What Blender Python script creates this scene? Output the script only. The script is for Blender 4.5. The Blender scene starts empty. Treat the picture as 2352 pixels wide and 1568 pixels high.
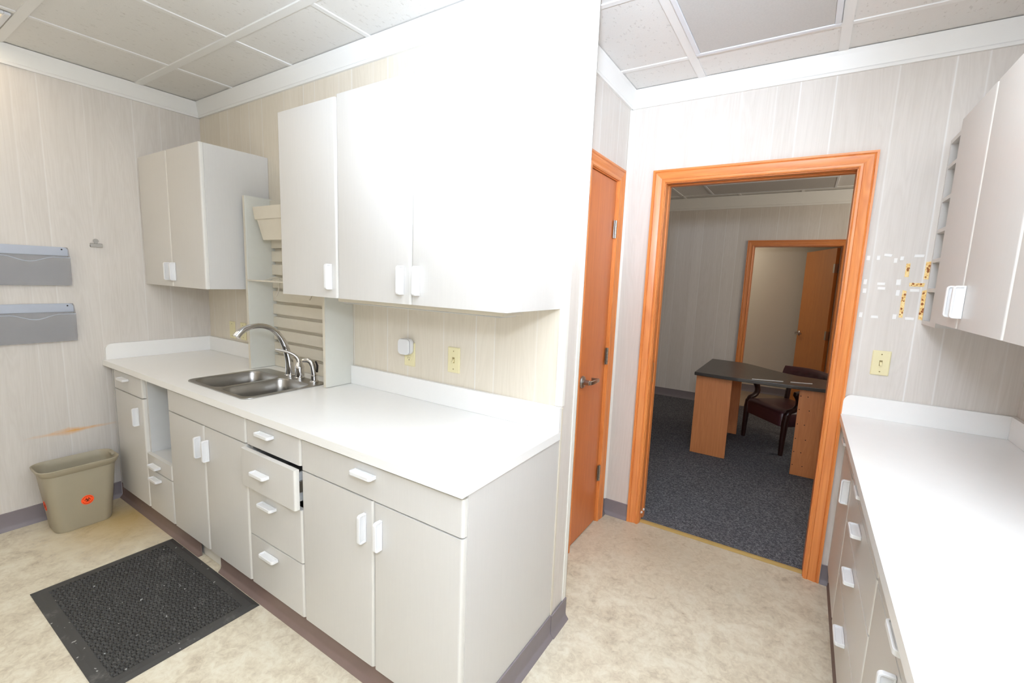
import bpy, bmesh, math, random
from mathutils import Vector, Matrix
random.seed(7)
scene = bpy.context.scene
COL = scene.collection
PI = math.pi

# ------------------------------------------------------------------ dimensions (metres)
XR = 4.398          # right wall
YD = 1.139          # wall with the open doorway
XE = 2.838          # free end of the counter wall
XS = 2.632          # recess wall with the narrow closed door
H = 2.588           # ceiling
HC = 2.492          # underside of the crown trim
YF = 4.65           # far wall of the office
YN = 5.76           # far wall of the room behind the office
YB = -3.2           # wall behind the photographer

# ------------------------------------------------------------------ object helpers
def link(o):
    COL.objects.link(o)
    return o

def tag(o, label=None, cat=None, group=None, kind=None):
    if label: o['label'] = label
    if cat: o['category'] = cat
    if group: o['group'] = group
    if kind: o['kind'] = kind
    return o

def thing(name, label, cat, loc=(0, 0, 0), rz=0.0, group=None):
    o = bpy.data.objects.new(name, None)
    o.empty_display_size = 0.05
    o.location = loc
    o.rotation_euler = (0, 0, rz)
    link(o)
    return tag(o, label, cat, group)

class MB:
    """collects vertices and faces of one mesh"""
    def __init__(self):
        self.v, self.f = [], []
    def add(self, vs, fs):
        b = len(self.v)
        self.v += [tuple(p) for p in vs]
        self.f += [tuple(b + i for i in f) for f in fs]
        return self
    def box(self, x0, x1, y0, y1, z0, z1):
        x0, x1 = min(x0, x1), max(x0, x1); y0, y1 = min(y0, y1), max(y0, y1); z0, z1 = min(z0, z1), max(z0, z1)
        return self.add([(x0, y0, z0), (x1, y0, z0), (x1, y1, z0), (x0, y1, z0), (x0, y0, z1), (x1, y0, z1), (x1, y1, z1), (x0, y1, z1)],
                        [(0, 3, 2, 1), (4, 5, 6, 7), (0, 1, 5, 4), (1, 2, 6, 5), (2, 3, 7, 6), (3, 0, 4, 7)])
    def prism(self, pts, a, b, fn):
        """closed polygon pts (p,q) extruded from a to b; fn(p,q,t)->xyz"""
        n = len(pts)
        vs = [fn(p, q, a) for p, q in pts] + [fn(p, q, b) for p, q in pts]
        fs = [tuple(range(n - 1, -1, -1)), tuple(range(n, 2 * n))]
        fs += [(i, (i + 1) % n, n + (i + 1) % n, n + i) for i in range(n)]
        return self.add(vs, fs)
    def loft(self, loops, cap0=True, cap1=True):
        n = len(loops[0]); vs = [p for l in loops for p in l]; fs = []
        for k in range(len(loops) - 1):
            for i in range(n):
                j = (i + 1) % n
                fs.append((k * n + i, k * n + j, (k + 1) * n + j, (k + 1) * n + i))
        if cap0: fs.append(tuple(range(n - 1, -1, -1)))
        if cap1: fs.append(tuple(range((len(loops) - 1) * n, len(loops) * n)))
        return self.add(vs, fs)
    def tube(self, path, r, n=12, caps=True, flat=1.0):
        path = [Vector(p) for p in path]
        rs = r if isinstance(r, (list, tuple)) else [r] * len(path)
        t0 = (path[1] - path[0]).normalized()
        up = Vector((0, 0, 1)) if abs(t0.z) < 0.9 else Vector((1, 0, 0))
        nrm = t0.cross(up).normalized()
        loops = []
        for i, p in enumerate(path):
            if i == 0: t = path[1] - path[0]
            elif i == len(path) - 1: t = path[-1] - path[-2]
            else: t = (path[i + 1] - path[i]).normalized() + (path[i] - path[i - 1]).normalized()
            t = t.normalized()
            nrm = (nrm - t * nrm.dot(t)).normalized()
            bn = t.cross(nrm)
            loops.append([p + (nrm * math.cos(a) + bn * math.sin(a) * flat) * rs[i] for a in [2 * PI * k / n for k in range(n)]])
        return self.loft(loops, caps, caps)
    def lathe(self, prof, c=(0, 0, 0), n=24, fn=None):
        """prof: (r,h) pairs around +z (or through fn)"""
        fn = fn or (lambda x, y, z: (c[0] + x, c[1] + y, c[2] + z))
        return self.loft([[fn(r * math.cos(2 * PI * k / n), r * math.sin(2 * PI * k / n), h) for k in range(n)] for r, h in prof])
    def map(self, fn):
        self.v = [fn(*p) for p in self.v]
        return self
    def build(self, name, mat, parent=None, bevel=0.0, smooth=False, seg=2, off=None, angle=40):
        me = bpy.data.meshes.new(name)
        off = Vector(off) if off is not None else Vector((0, 0, 0))
        me.from_pydata([Vector(p) - off for p in self.v], [], self.f)
        bm = bmesh.new(); bm.from_mesh(me)
        bmesh.ops.recalc_face_normals(bm, faces=bm.faces)
        bm.to_mesh(me); bm.free()
        me.materials.append(mat)
        o = bpy.data.objects.new(name, me)
        link(o)
        o.location = off
        if parent is not None:
            o.parent = parent
        if smooth:
            for p in me.polygons: p.use_smooth = True
            me.set_sharp_from_angle(angle=math.radians(angle))
        if bevel > 0:
            m = o.modifiers.new('bevel', 'BEVEL'); m.width = bevel; m.segments = seg; m.limit_method = 'ANGLE'; m.angle_limit = math.radians(50)
            m.harden_normals = False
        return o

def rr(x0, x1, y0, y1, r, n=6):
    """rounded rectangle outline, counter-clockwise"""
    r = min(r, (x1 - x0) / 2 - 1e-4, (y1 - y0) / 2 - 1e-4)
    out = []
    for cx, cy, a0 in ((x1 - r, y0 + r, -PI / 2), (x1 - r, y1 - r, 0), (x0 + r, y1 - r, PI / 2), (x0 + r, y0 + r, PI)):
        for k in range(n + 1):
            a = a0 + PI / 2 * k / n
            out.append((cx + r * math.cos(a), cy + r * math.sin(a)))
    return out

def bez(p0, p1, p2, p3, n=10):
    p0, p1, p2, p3 = map(Vector, (p0, p1, p2, p3))
    return [p0 * (1 - t) ** 3 + p1 * 3 * t * (1 - t) ** 2 + p2 * 3 * t * t * (1 - t) + p3 * t ** 3 for t in [k / n for k in range(n + 1)]]

# ------------------------------------------------------------------ materials
def srgb(r, g, b):
    f = lambda c: (c / 255 / 12.92) if c / 255 <= 0.04045 else ((c / 255 + 0.055) / 1.055) ** 2.4
    return (f(r), f(g), f(b), 1.0)

class NT:
    def __init__(self, name):
        self.m = bpy.data.materials.new(name); self.m.use_nodes = True
        self.t = self.m.node_tree; self.b = self.t.nodes['Principled BSDF']
    def n(self, typ, **kw):
        nd = self.t.nodes.new(typ)
        for k, v in kw.items():
            if k.startswith('i_'):
                nd.inputs[k[2:].replace('_', ' ')].default_value = v
            else: setattr(nd, k, v)
        return nd
    def l(self, a, b): self.t.links.new(a, b)
    def math(self, op, a, b=None, c=None, clamp=False):
        nd = self.n('ShaderNodeMath', operation=op, use_clamp=clamp)
        for i, x in enumerate((a, b, c)):
            if x is None: continue
            if isinstance(x, (int, float)): nd.inputs[i].default_value = x
            else: self.l(x, nd.inputs[i])
        return nd.outputs[0]
    def mix(self, fac, a, b, mode='MIX'):
        nd = self.n('ShaderNodeMix', data_type='RGBA', blend_type=mode)
        for i, x in ((0, fac), (6, a), (7, b)):
            if isinstance(x, (int, float, tuple)): nd.inputs[i].default_value = x
            else: self.l(x, nd.inputs[i])
        return nd.outputs[2]
    def ramp(self, fac, stops, interp='LINEAR'):
        nd = self.n('ShaderNodeValToRGB'); cr = nd.color_ramp; cr.interpolation = interp
        while len(cr.elements) > 1: cr.elements.remove(cr.elements[-1])
        for i, (p, c) in enumerate(stops):
            e = cr.elements[0] if i == 0 else cr.elements.new(p)
            e.position = p; e.color = c if isinstance(c, tuple) else (c, c, c, 1)
        self.l(fac, nd.inputs[0])
        return nd.outputs[0]
    def pos(self):
        g = self.n('ShaderNodeNewGeometry'); s = self.n('ShaderNodeSeparateXYZ'); self.l(g.outputs['Position'], s.inputs[0])
        return g.outputs['Position'], s.outputs
    def obj(self):
        g = self.n('ShaderNodeTexCoord'); s = self.n('ShaderNodeSeparateXYZ'); self.l(g.outputs['Object'], s.inputs[0])
        return g.outputs['Object'], s.outputs
    def scaled(self, vec, s):
        mp = self.n('ShaderNodeMapping'); mp.inputs['Scale'].default_value = s; self.l(vec, mp.inputs[0])
        return mp.outputs[0]
    def noise(self, vec, scale, detail=3, rough=0.55, dist=0.0):
        nd = self.n('ShaderNodeTexNoise'); nd.inputs['Scale'].default_value = scale; nd.inputs['Detail'].default_value = detail
        nd.inputs['Roughness'].default_value = rough; nd.inputs['Distortion'].default_value = dist
        self.l(vec, nd.inputs['Vector'])
        return nd.outputs[0]
    def bump(self, h, strength=0.2, dist=0.002):
        nd = self.n('ShaderNodeBump'); nd.inputs['Strength'].default_value = strength; nd.inputs['Distance'].default_value = dist
        self.l(h, nd.inputs['Height']); self.l(nd.outputs[0], self.b.inputs['Normal'])
    def base(self, x, rough=0.5, spec=0.5, metal=0.0):
        if isinstance(x, tuple): self.b.inputs['Base Color'].default_value = x
        else: self.l(x, self.b.inputs['Base Color'])
        self.b.inputs['Roughness'].default_value = rough
        self.b.inputs['Specular IOR Level'].default_value = spec
        self.b.inputs['Metallic'].default_value = metal
        return self.m

def plain(name, col, rough=0.5, spec=0.5, metal=0.0, var=0.03, scale=25):
    t = NT(name); p, _ = t.obj()
    n = t.noise(p, scale, 3)
    c2 = tuple(max(0, c * (1 - 2 * var)) for c in col[:3]) + (1,)
    return t.base(t.mix(n, c2, col), rough, spec, metal)

GROOVES = (0.0, .099, .303, .405, .56, .662, .805, 1.032)
PANEL_A, PANEL_B, PANEL_G = srgb(224, 218, 211), srgb(199, 191, 181), srgb(238, 236, 233)
def paneling(name, axis, off, sign=1, groove=1.0, extra=None, A=None, B=None):
    """whitewashed wood-grain wall panelling with random-width vertical grooves"""
    t = NT(name); p, s = t.pos()
    u = s[axis]
    u = t.math('MULTIPLY', u, float(sign)) if sign != 1 else u
    u = t.math('SUBTRACT', u, off)
    m = t.math('FRACT', t.math('DIVIDE', t.math('ADD', u, 12.19), 1.219))
    w = .0028 / 1.219; st = [(0.0, 1.0), (w, 0.0)]
    for g in GROOVES[1:]:
        q = g / 1.219
        st += [(q - w, 0.0), (q, 1.0), (q + w, 0.0)]
    st += [(1 - w, 0.0), (1.0, 1.0)]
    gm = t.ramp(m, st)
    rnd = [.35, .7, .1, .85, .5, .2, .95, .6]
    tone = t.ramp(m, [(g / 1.219, rnd[i]) for i, g in enumerate(GROOVES)], 'CONSTANT')
    # grain: stretched noise, shifted per plank
    sh = t.n('ShaderNodeCombineXYZ'); t.l(t.math('MULTIPLY', tone, 37.0), sh.inputs[2])
    va = t.n('ShaderNodeVectorMath', operation='ADD'); t.l(p, va.inputs[0]); t.l(sh.outputs[0], va.inputs[1])
    sc = (9, 9, .75)
    g1 = t.noise(t.scaled(va.outputs[0], sc), 1.0, 3, .6, 1.3)
    rings = t.math('FRACT', t.math('MULTIPLY', g1, 9.0))
    rings = t.math('ABSOLUTE', t.math('SUBTRACT', rings, .5))
    fine = t.noise(t.scaled(va.outputs[0], (150, 150, 3.0)), 1.0, 2, .6)
    broad = t.noise(t.scaled(va.outputs[0], (7, 7, .5)), 1.0, 2, .5)
    f = t.math('ADD', t.math('MULTIPLY', rings, .40), t.math('MULTIPLY', fine, .42))
    f = t.math('ADD', f, t.math('MULTIPLY', broad, .62))
    f = t.math('ADD', f, t.math('MULTIPLY', tone, .13))
    f = t.math('SUBTRACT', f, .40, clamp=True)
    c = t.mix(f, A or PANEL_A, B or PANEL_B)
    c = t.mix(t.math('MULTIPLY', gm, groove), c, PANEL_G)
    if extra: c = extra(t, p, s, c)
    t.bump(t.math('SUBTRACT', t.math('MULTIPLY', fine, .15), t.math('MULTIPLY', gm, .6)), .25, .0015)
    return t.base(c, .42, .4)

def stain_wall(t, p, s, c):
    # rusty horizontal scuff low on the wall
    n = t.noise(t.scaled(p, (1, 14, 60)), 1.0, 4, .7)
    dz = t.math('ABSOLUTE', t.math('SUBTRACT', s[2], t.math('ADD', .497, t.math('MULTIPLY', t.math('SUBTRACT', n, .5), .02))))
    core = t.math('SUBTRACT', 1.0, t.math('DIVIDE', t.math('ABSOLUTE', t.math('ADD', s[1], .80)), .09), clamp=True)
    line = t.math('SUBTRACT', 1.0, t.math('DIVIDE', dz, t.math('ADD', .010, t.math('MULTIPLY', core, .018))), clamp=True)
    dy = t.math('ABSOLUTE', t.math('ADD', s[1], .77))
    env = t.math('SUBTRACT', 1.0, t.math('DIVIDE', dy, .22), clamp=True)
    k = t.math('MULTIPLY', t.math('MULTIPLY', line, env), t.math('MULTIPLY', n, 1.9), clamp=True)
    return t.mix(k, c, srgb(226, 166, 84))

M = {}
M['panel_left'] = paneling('panelling_left', 1, -.43 + 0, -1, .45, stain_wall)
# pattern on the left wall runs away from the corner: u = -y
M['panel_counter'] = paneling('panelling_counter', 0, -.03, 1, .7, None, srgb(229, 220, 204), srgb(206, 195, 175))
M['panel_door'] = paneling('panelling_doorway', 0, 2.81, 1, 1.0)
M['panel_recess'] = paneling('panelling_recess', 1, .295, 1, .9)
M['panel_far'] = paneling('panelling_office', 0, 2.022, 1, .8)
M['panel_end'] = paneling('panelling_end', 1, .05, 1, .0)

def m_laminate():
    t = NT('grey_laminate'); p, s = t.pos()
    n = t.noise(t.scaled(p, (140, 140, 9)), 1.0, 2, .5)
    return t.base(t.mix(n, srgb(206, 203, 198), srgb(210, 207, 202)), .38, .4)
M['lam'] = m_laminate()
M['lam_edge'] = plain('lit_edge_and_plinth', srgb(222, 219, 212), .35, .45)  # paler than the laminate: flash light on edges painted in; plinths share it
M['lam_in'] = plain('cabinet_interior', srgb(214, 214, 212), .55, .3)
M['cream'] = plain('cream_laminate', srgb(219, 211, 194), .42, .4)
M['divider'] = plain('pale_green_grey_laminate', srgb(214, 213, 203), .42, .4)
M['counter'] = plain('white_counter_laminate', srgb(247, 246, 243), .27, .55, var=.012)
M['white_plastic'] = plain('white_plastic', srgb(234, 234, 234), .28, .5, var=.01)
M['white_paint'] = plain('white_paint', srgb(239, 238, 234), .4, .4, var=.01)
M['bead'] = plain('white_bead', srgb(240, 238, 230), .4, .4, var=.01)
M['ivory'] = plain('ivory_plastic', srgb(232, 222, 178), .35, .5, var=.02)
M['ivory_dark'] = plain('ivory_shadow_plastic', srgb(150, 135, 92), .5, .3)
M['dark'] = plain('dark_gap', srgb(40, 34, 30), .7, .2)
M['cove'] = plain('grey_vinyl_cove', srgb(124, 115, 117), .5, .4, var=.05)
M['cove_brown'] = plain('brown_vinyl_cove', srgb(122, 102, 94), .5, .4, var=.06)
M['taupe'] = plain('taupe_plastic', srgb(160, 150, 128), .42, .4, var=.03, scale=9)
M['sticker'] = plain('orange_sticker', srgb(255, 88, 40), .5, .3, var=.02)
M['black'] = plain('black_print', srgb(45, 20, 14), .6, .2)
M['brown_rust'] = plain('dried_adhesive', srgb(150, 92, 50), .7, .2)
M['tape'] = plain('white_tape', srgb(250, 249, 246), .6, .2, var=.02)
M['burgundy'] = plain('burgundy_vinyl', srgb(74, 38, 42), .38, .5, var=.1, scale=14)
M['mahogany'] = plain('dark_mahogany', srgb(50, 26, 22), .3, .5, var=.15)
M['desktop'] = plain('charcoal_laminate', srgb(62, 58, 55), .33, .5, var=.06)
M['nickel'] = plain('brushed_nickel', srgb(176, 172, 166), .3, .5, 1.0, var=.05)
M['chrome'] = plain('polished_chrome', srgb(222, 222, 224), .06, .5, 1.0, var=.0)
M['gold'] = plain('brass_threshold', srgb(214, 184, 116), .35, .5, .35, var=.08)
M['alu'] = plain('aluminium_frame', srgb(226, 228, 232), .35, .5, var=.02)
M['grid'] = plain('white_ceiling_grid', srgb(236, 235, 232), .45, .35, var=.01)
M['grey_ring'] = plain('grey_seam', srgb(140, 140, 146), .5, .4)
M['cream_wall'] = plain('cream_plaster', srgb(214, 203, 184), .6, .3, var=.02, scale=4)

def m_steel():
    t = NT('brushed_steel'); p, s = t.obj()
    n = t.noise(t.scaled(p, (400, 12, 400)), 1.0, 2, .5)
    m = t.base(t.mix(n, srgb(150, 147, 142), srgb(178, 175, 170)), .3, .5, 1.0)
    return m
M['steel'] = m_steel()

def m_oak(name, axis, c1, c2, rough=.33, world=True):
    t = NT(name); p, s = (t.pos() if world else t.obj())
    a = [95, 95, 95]; a[axis] = 3.0
    b = [13, 13, 13]; b[axis] = .7
    fine = t.noise(t.scaled(p, tuple(a)), 1.0, 3, .6)
    g = t.noise(t.scaled(p, tuple(b)), 1.0, 3, .55, 1.6)
    r = t.math('ABSOLUTE', t.math('SUBTRACT', t.math('FRACT', t.math('MULTIPLY', g, 7.0)), .5))
    f = t.math('ADD', t.math('MULTIPLY', fine, .75), t.math('MULTIPLY', r, .6))
    f = t.math('SUBTRACT', f, .15, clamp=True)
    t.bump(fine, .1, .001)
    return t.base(t.mix(f, c1, c2), rough, .5)
OAK1, OAK2 = srgb(228, 148, 80), srgb(184, 92, 38)
M['oak_v'] = m_oak('oak_trim_vertical', 2, OAK1, OAK2)
M['oak_h'] = m_oak('oak_trim_horizontal', 0, OAK1, OAK2)
M['oak_hy'] = m_oak('oak_trim_crosswise', 1, OAK1, OAK2)
M['door_wood'] = m_oak('oak_door_veneer', 2, srgb(200, 118, 62), srgb(172, 88, 40), .35)
M['door_far'] = m_oak('far_oak_door_veneer', 2, srgb(206, 132, 62), srgb(172, 98, 38), .35)
M['desk_wood'] = m_oak('cherry_desk_laminate', 2, srgb(214, 140, 88), srgb(186, 108, 62), .4)

def m_floor():
    t = NT('mottled_vinyl_floor'); p, s = t.pos()
    a = t.noise(p, 9, 5, .65, .6); b = t.noise(p, 34, 4, .7, 1.0); d = t.noise(p, 2.0, 2, .5)
    f = t.math('ADD', t.math('MULTIPLY', a, .55), t.math('MULTIPLY', b, .45))
    c = t.ramp(f, [(.30, srgb(168, 153, 131)), (.42, srgb(201, 189, 166)), (.52, srgb(217, 207, 184)), (.62, srgb(226, 219, 199)), (.75, srgb(208, 198, 176))])
    # warmer towards the bin corner, with a spilt yellow stain by the cabinet
    dx = t.math('SUBTRACT', s[0], .34); dy = t.math('ADD', s[1], .66)
    r = t.math('SQRT', t.math('ADD', t.math('MULTIPLY', dx, dx), t.math('MULTIPLY', t.math('MULTIPLY', dy, dy), 1.6)))
    st = t.math('MULTIPLY', t.math('SUBTRACT', 1.15, t.math('DIVIDE', r, t.math('ADD', .18, t.math('MULTIPLY', b, .5))), clamp=True), .75)
    c = t.mix(st, c, srgb(176, 142, 66))
    # dark traffic soil near the doorway and narrow door
    ex = t.math('SUBTRACT', s[0], 3.0); ey = t.math('SUBTRACT', s[1], .95)
    q = t.math('SQRT', t.math('ADD', t.math('MULTIPLY', t.math('MULTIPLY', ex, ex), .4), t.math('MULTIPLY', ey, ey)))
    so = t.math('MULTIPLY', t.math('SUBTRACT', 1.0, t.math('DIVIDE', q, .55), clamp=True), t.math('MULTIPLY', a, .9))
    c = t.mix(so, c, srgb(140, 122, 98))
    t.bump(b, .06, .001)
    return t.base(c, .42, .4)
M['floor'] = m_floor()
M['floor_far'] = plain('brown_vinyl_floor', srgb(150, 130, 108), .5, .4, var=.12, scale=12)

def m_carpet():
    t = NT('charcoal_carpet'); p, s = t.pos()
    a = t.noise(p, 230, 2, .8); b = t.noise(p, 5, 3, .6); k = t.noise(p, 75, 2, .7)
    c = t.ramp(t.math('ADD', t.math('MULTIPLY', a, .6), t.math('MULTIPLY', k, .4)), [(.36, srgb(40, 41, 46)), (.5, srgb(84, 85, 90)), (.64, srgb(150, 150, 154))])
    c = t.mix(t.math('MULTIPLY', b, .3), c, srgb(70, 68, 68))
    t.bump(a, .6, .004)
    return t.base(c, .95, .1)
M['carpet'] = m_carpet()

def m_tile():
    t = NT('mineral_ceiling_tile'); p, s = t.pos()
    a = t.noise(p, 190, 3, .7); b = t.noise(t.scaled(p, (80, 34, 80)), 1.0, 2, .6); d = t.noise(p, 2.5, 2)
    pits = t.ramp(b, [(.30, 0.0), (.37, 1.0)])
    c = t.mix(pits, srgb(216, 213, 208), srgb(232, 230, 226))
    c = t.mix(t.math('MULTIPLY', a, .2), c, srgb(205, 202, 197))
    t.bump(t.math('ADD', a, pits), .25, .002)
    return t.base(c, .85, .15)
M['tile'] = m_tile()

def m_rubber():
    t = NT('black_rubber'); p, s = t.obj()
    a = t.noise(p, 7, 4, .7, .6); b = t.noise(p, 90, 2, .7)
    k = t.ramp(t.math('ADD', t.math('MULTIPLY', a, .75), t.math('MULTIPLY', b, .25)), [(.56, 0.0), (.70, 1.0)])
    sp = t.ramp(t.noise(p, 60, 1, .4), [(.74, 0.0), (.78, 1.0)])
    c = t.mix(t.math('MULTIPLY', k, .55), srgb(60, 58, 55), srgb(112, 109, 102))
    c = t.mix(t.math('MULTIPLY', sp, .7), c, srgb(190, 188, 182))
    return t.base(c, .55, .35)
M['rubber'] = m_rubber()

def m_smoke():
    t = NT('smoked_clear_plastic')
    tr = t.n('ShaderNodeBsdfTransparent'); tr.inputs[0].default_value = (.93, .93, .95, 1)
    t.base(srgb(205, 205, 205), .25, .5)
    mx = t.n('ShaderNodeMixShader'); mx.inputs[0].default_value = .30
    t.l(tr.outputs[0], mx.inputs[1]); t.l(t.b.outputs[0], mx.inputs[2])
    t.l(mx.outputs[0], t.t.nodes['Material Output'].inputs[0])
    return t.m
M['smoke'] = m_smoke()
M['smoke_band'] = plain('grey_blue_plastic_band', srgb(186, 192, 204), .3, .5, var=.03)

def m_diffuser(name, col, emit, strength):
    t = NT(name); p, s = t.pos()
    ch = t.n('ShaderNodeTexVoronoi'); ch.inputs['Scale'].default_value = 140; t.l(p, ch.inputs['Vector'])
    t.base(t.mix(ch.outputs[0], col, tuple(c * .93 for c in col[:3]) + (1,)), .5, .3)
    if strength:
        t.b.inputs['Emission Color'].default_value = emit; t.b.inputs['Emission Strength'].default_value = strength
    return t.m
M['diff_off'] = m_diffuser('unlit_acrylic_diffuser', srgb(200, 198, 194), (1, 1, 1, 1), 0)
M['diff_on'] = m_diffuser('lit_acrylic_diffuser', srgb(235, 225, 205), (1.0, .78, .5, 1), .55)

# ------------------------------------------------------------------ setting
def struct(mb, name, mat, **kw):
    return tag(mb.build(name, mat, **kw), kind='structure')

# floors
struct(MB().box(-.1, XR + .1, YB - .1, 1.185, -.05, 0), 'floor', M['floor'])
struct(MB().box(1.0, 5.6, 1.185, 4.76, -.05, .004), 'floor_office', M['carpet'])
struct(MB().box(1.0, 5.6, 4.76, YN + .1, -.05, 0), 'floor_hall', M['floor_far'])
# ceilings
struct(MB().box(-.1, XR + .1, YB - .1, YD + .02, H + .004, H + .06), 'ceiling', M['tile'])
struct(MB().box(1.0, 5.6, YD + .02, YN + .1, H + .004, H + .06), 'ceiling_office', M['tile'])

# walls
struct(MB().box(-.1, 0, YB, 0, 0, H), 'wall_left', M['panel_left'])
o = struct(MB().box(-.1, XE, 0, .135, 0, H), 'wall_counter', M['panel_counter'])
o.data.materials.append(M['panel_end'])
for p in o.data.polygons:
    if p.normal.x > .9: p.material_index = 1
DY0, DY1, DZT = .61, 1.0, 2.066      # narrow closed door in the recess wall
struct(MB().box(XS - .12, XS, .135, DY0 - .02, 0, H).box(XS - .12, XS, DY1 + .02, YD, 0, H).box(XS - .12, XS, DY0 - .02, DY1 + .02, DZT + .02, H),
       'wall_recess', M['panel_recess'])
OX0, OX1, OZ = 2.867, 3.739, 2.064   # doorway opening to the office
struct(MB().box(XS - .12, OX0 - .02, YD, YD + .12, 0, H).box(OX1 + .02, XR + .1, YD, YD + .12, 0, H).box(OX0 - .02, OX1 + .02, YD, YD + .12, OZ + .02, H),
       'wall_doorway', M['panel_door'])
struct(MB().box(XR, XR + .1, YB, YD, 0, H), 'wall_right', M['panel_recess'])
struct(MB().box(-.1, XR + .1, YB - .1, YB, 0, H), 'wall_rear', M['panel_counter'])
# office
FX0, FX1, FZ = 3.022, 3.882, 1.985
struct(MB().box(1.1, FX0 - .02, YF, YF + .12, 0, H).box(FX1 + .02, 5.5, YF, YF + .12, 0, H).box(FX0 - .02, FX1 + .02, YF, YF + .12, FZ + .02, H),
       'wall_office', M['panel_far'])
struct(MB().box(1.0, 1.1, 1.26, YN, 0, H), 'wall_office_left', M['panel_recess'])
struct(MB().box(5.5, 5.6, 1.26, YN, 0, H), 'wall_office_right', M['panel_recess'])
struct(MB().box(1.0, 5.6, YN, YN + .1, 0, H), 'wall_hall', M['cream_wall'])

# crown trim : sloped cove with a small lower bead
CR = [(0, 0), (.012, 0), (.014, .012), (.010, .018), (.030, .078), (.034, .096), (0, .096)]
def crown(name, a, b, fn):
    struct(MB().prism(CR, a, b, fn), name, M['white_paint'])
crown('trim_crown_left', YB, 0, lambda p, q, t: (p, t, HC + q))
crown('trim_crown_counter', 0, XE + .0, lambda p, q, t: (t, -p, HC + q))
crown('trim_crown_recess', .135, YD, lambda p, q, t: (XS + p, t, HC + q))
crown('trim_crown_doorway', XS, XR, lambda p, q, t: (t, YD - p, HC + q))
crown('trim_crown_right', YB, YD, lambda p, q, t: (XR - p, t, HC + q))
crown('trim_crown_office', 1.1, 5.5, lambda p, q, t: (t, YF - p, 2.44 + q * 1.54))

# corner beads at the free wall end, and pale bead in the recess corner
mb = MB().box(XE - .028, XE + .003, -.003, 0, 1.006, H).box(XE, XE + .003, 0, .02, 1.006, H)
struct(mb, 'trim_bead_front', M['bead'], bevel=.001)
mb = MB().box(XE, XE + .004, .106, .139, .1, H).box(XE - .03, XE + .004, .135, .139, .1, H)
struct(mb, 'trim_bead_outer', M['bead'], bevel=.001)
struct(MB().box(XE, XE + .003, 0.0, .012, .1, 1.0), 'trim_bead_low', M['cream'], bevel=.001)
struct(MB().prism([(0, 0), (.012, 0), (0, .012)], .1, HC, lambda p, q, t: (XS + p, YD - q, t)), 'trim_bead_corner', M['bead'])

# vinyl cove base: profile (depth, height) with a flared foot
COVE = [(0, 0), (.020, 0), (.019, .004), (.008, .016), (.005, .026), (.005, .100), (.002, .102), (0, .102)]
def cove(name, a, b, fn, mat='cove'):
    struct(MB().prism(COVE, a, b, fn), name, M[mat], smooth=True)
cove('baseboard_left', YB, -.577, lambda p, q, t: (p, t, q))
cove('baseboard_doorway', XS, OX0 - .076, lambda p, q, t: (t, YD - p, q))
cove('baseboard_doorway_right', OX1 + .077, 3.85, lambda p, q, t: (t, YD - p, q))
cove('baseboard_recess', DY1 + .08, YD, lambda p, q, t: (XS + p, t, q))
cove('baseboard_cabinet_end', -.598, -.002, lambda p, q, t: (XE + p, t, q))
cove('baseboard_wall_end', -.001, .139, lambda p, q, t: (XE + .004 + p, t, q))
cove('baseboard_counter', .02, 1.09, lambda p, q, t: (t, -.573 - p, q * .97), 'cove_brown')
cove('baseboard_counter_right', 1.30, XE + .006, lambda p, q, t: (t, -.573 - p, q * .97), 'cove_brown')
cove('baseboard_right', -.85, YD, lambda p, q, t: (3.866 - p, t, q * .97), 'cove_brown')
cove('baseboard_office', 1.1, FX0 - .08, lambda p, q, t: (t, YF - p, q + .004))
cove('baseboard_office_right', FX1 + .08, 5.5, lambda p, q, t: (t, YF - p, q + .004))
cove('baseboard_hall', 1.1, 5.5, lambda p, q, t: (t, YN - p, q))

# suspended ceiling grid
g = MB()
W1, W2 = .019, .012
zt = H - .003
for y in (-2.71, -2.115, -1.52, -.925, -.345): g.box(0.03, XE, y - W1, y + W1, zt, H + .006)
for x in (.50, 1.13, 1.757, 2.385): g.box(x - W2, x + W2, YB, -.02, zt + .002, H + .006)
for x in (3.018, 3.625, 4.235): g.box(x - W1, x + W1, YB, YD - .02, zt, H + .006)
for y in (.862, .27, -.32, -.925, -1.52, -2.115, -2.71): g.box(XE if y < .135 else XS, XR - .03, y - W2, y + W2, zt + .002, H + .006)
struct(g, 'trim_ceiling_grid', M['grid'])
g = MB()
for y in (3.85, 4.46): g.box(1.1, 5.5, y - W2, y + W2, zt, H + .006)
for x in (1.555, 2.185, 2.815, 3.45, 4.09, 4.72): g.box(x - W2, x + W2, 1.27, YF - .02, zt, H + .006)
struct(g, 'trim_ceiling_grid_office', M['grid'])

# ---- door casings ---------------------------------------------------------------
CAS = [(0, 0), (0, .010), (.006, .014), (.016, .014), (.019, .010), (.024, .011), (.040, .016), (.052, .018), (.056, .015), (.060, .019), (.069, .019), (.069, 0)]
def casing_parts(x0, x1, zt, fn, parent, matv, math_, zb=0.0):
    """three mitred casing boards around an opening; fn(a, b, d) -> xyz"""
    def leg(side):
        xi = x0 if side < 0 else x1
        a = [(xi + side * w, zb, d) for w, d in CAS]; b = [(xi + side * w, zt + w, d) for w, d in CAS]
        MB().loft([[fn(*p) for p in a], [fn(*p) for p in b]]).build('casing', matv, parent, smooth=True, angle=25)
    leg(-1); leg(1)
    a = [(x0 - w, zt + w, d) for w, d in CAS]; b = [(x1 + w, zt + w, d) for w, d in CAS]
    MB().loft([[fn(*p) for p in a], [fn(*p) for p in b]]).build('casing', math_, parent, smooth=True, angle=25)

def struct_empty(name):
    o = bpy.data.objects.new(name, None); link(o); o['kind'] = 'structure'
    return o

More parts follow.
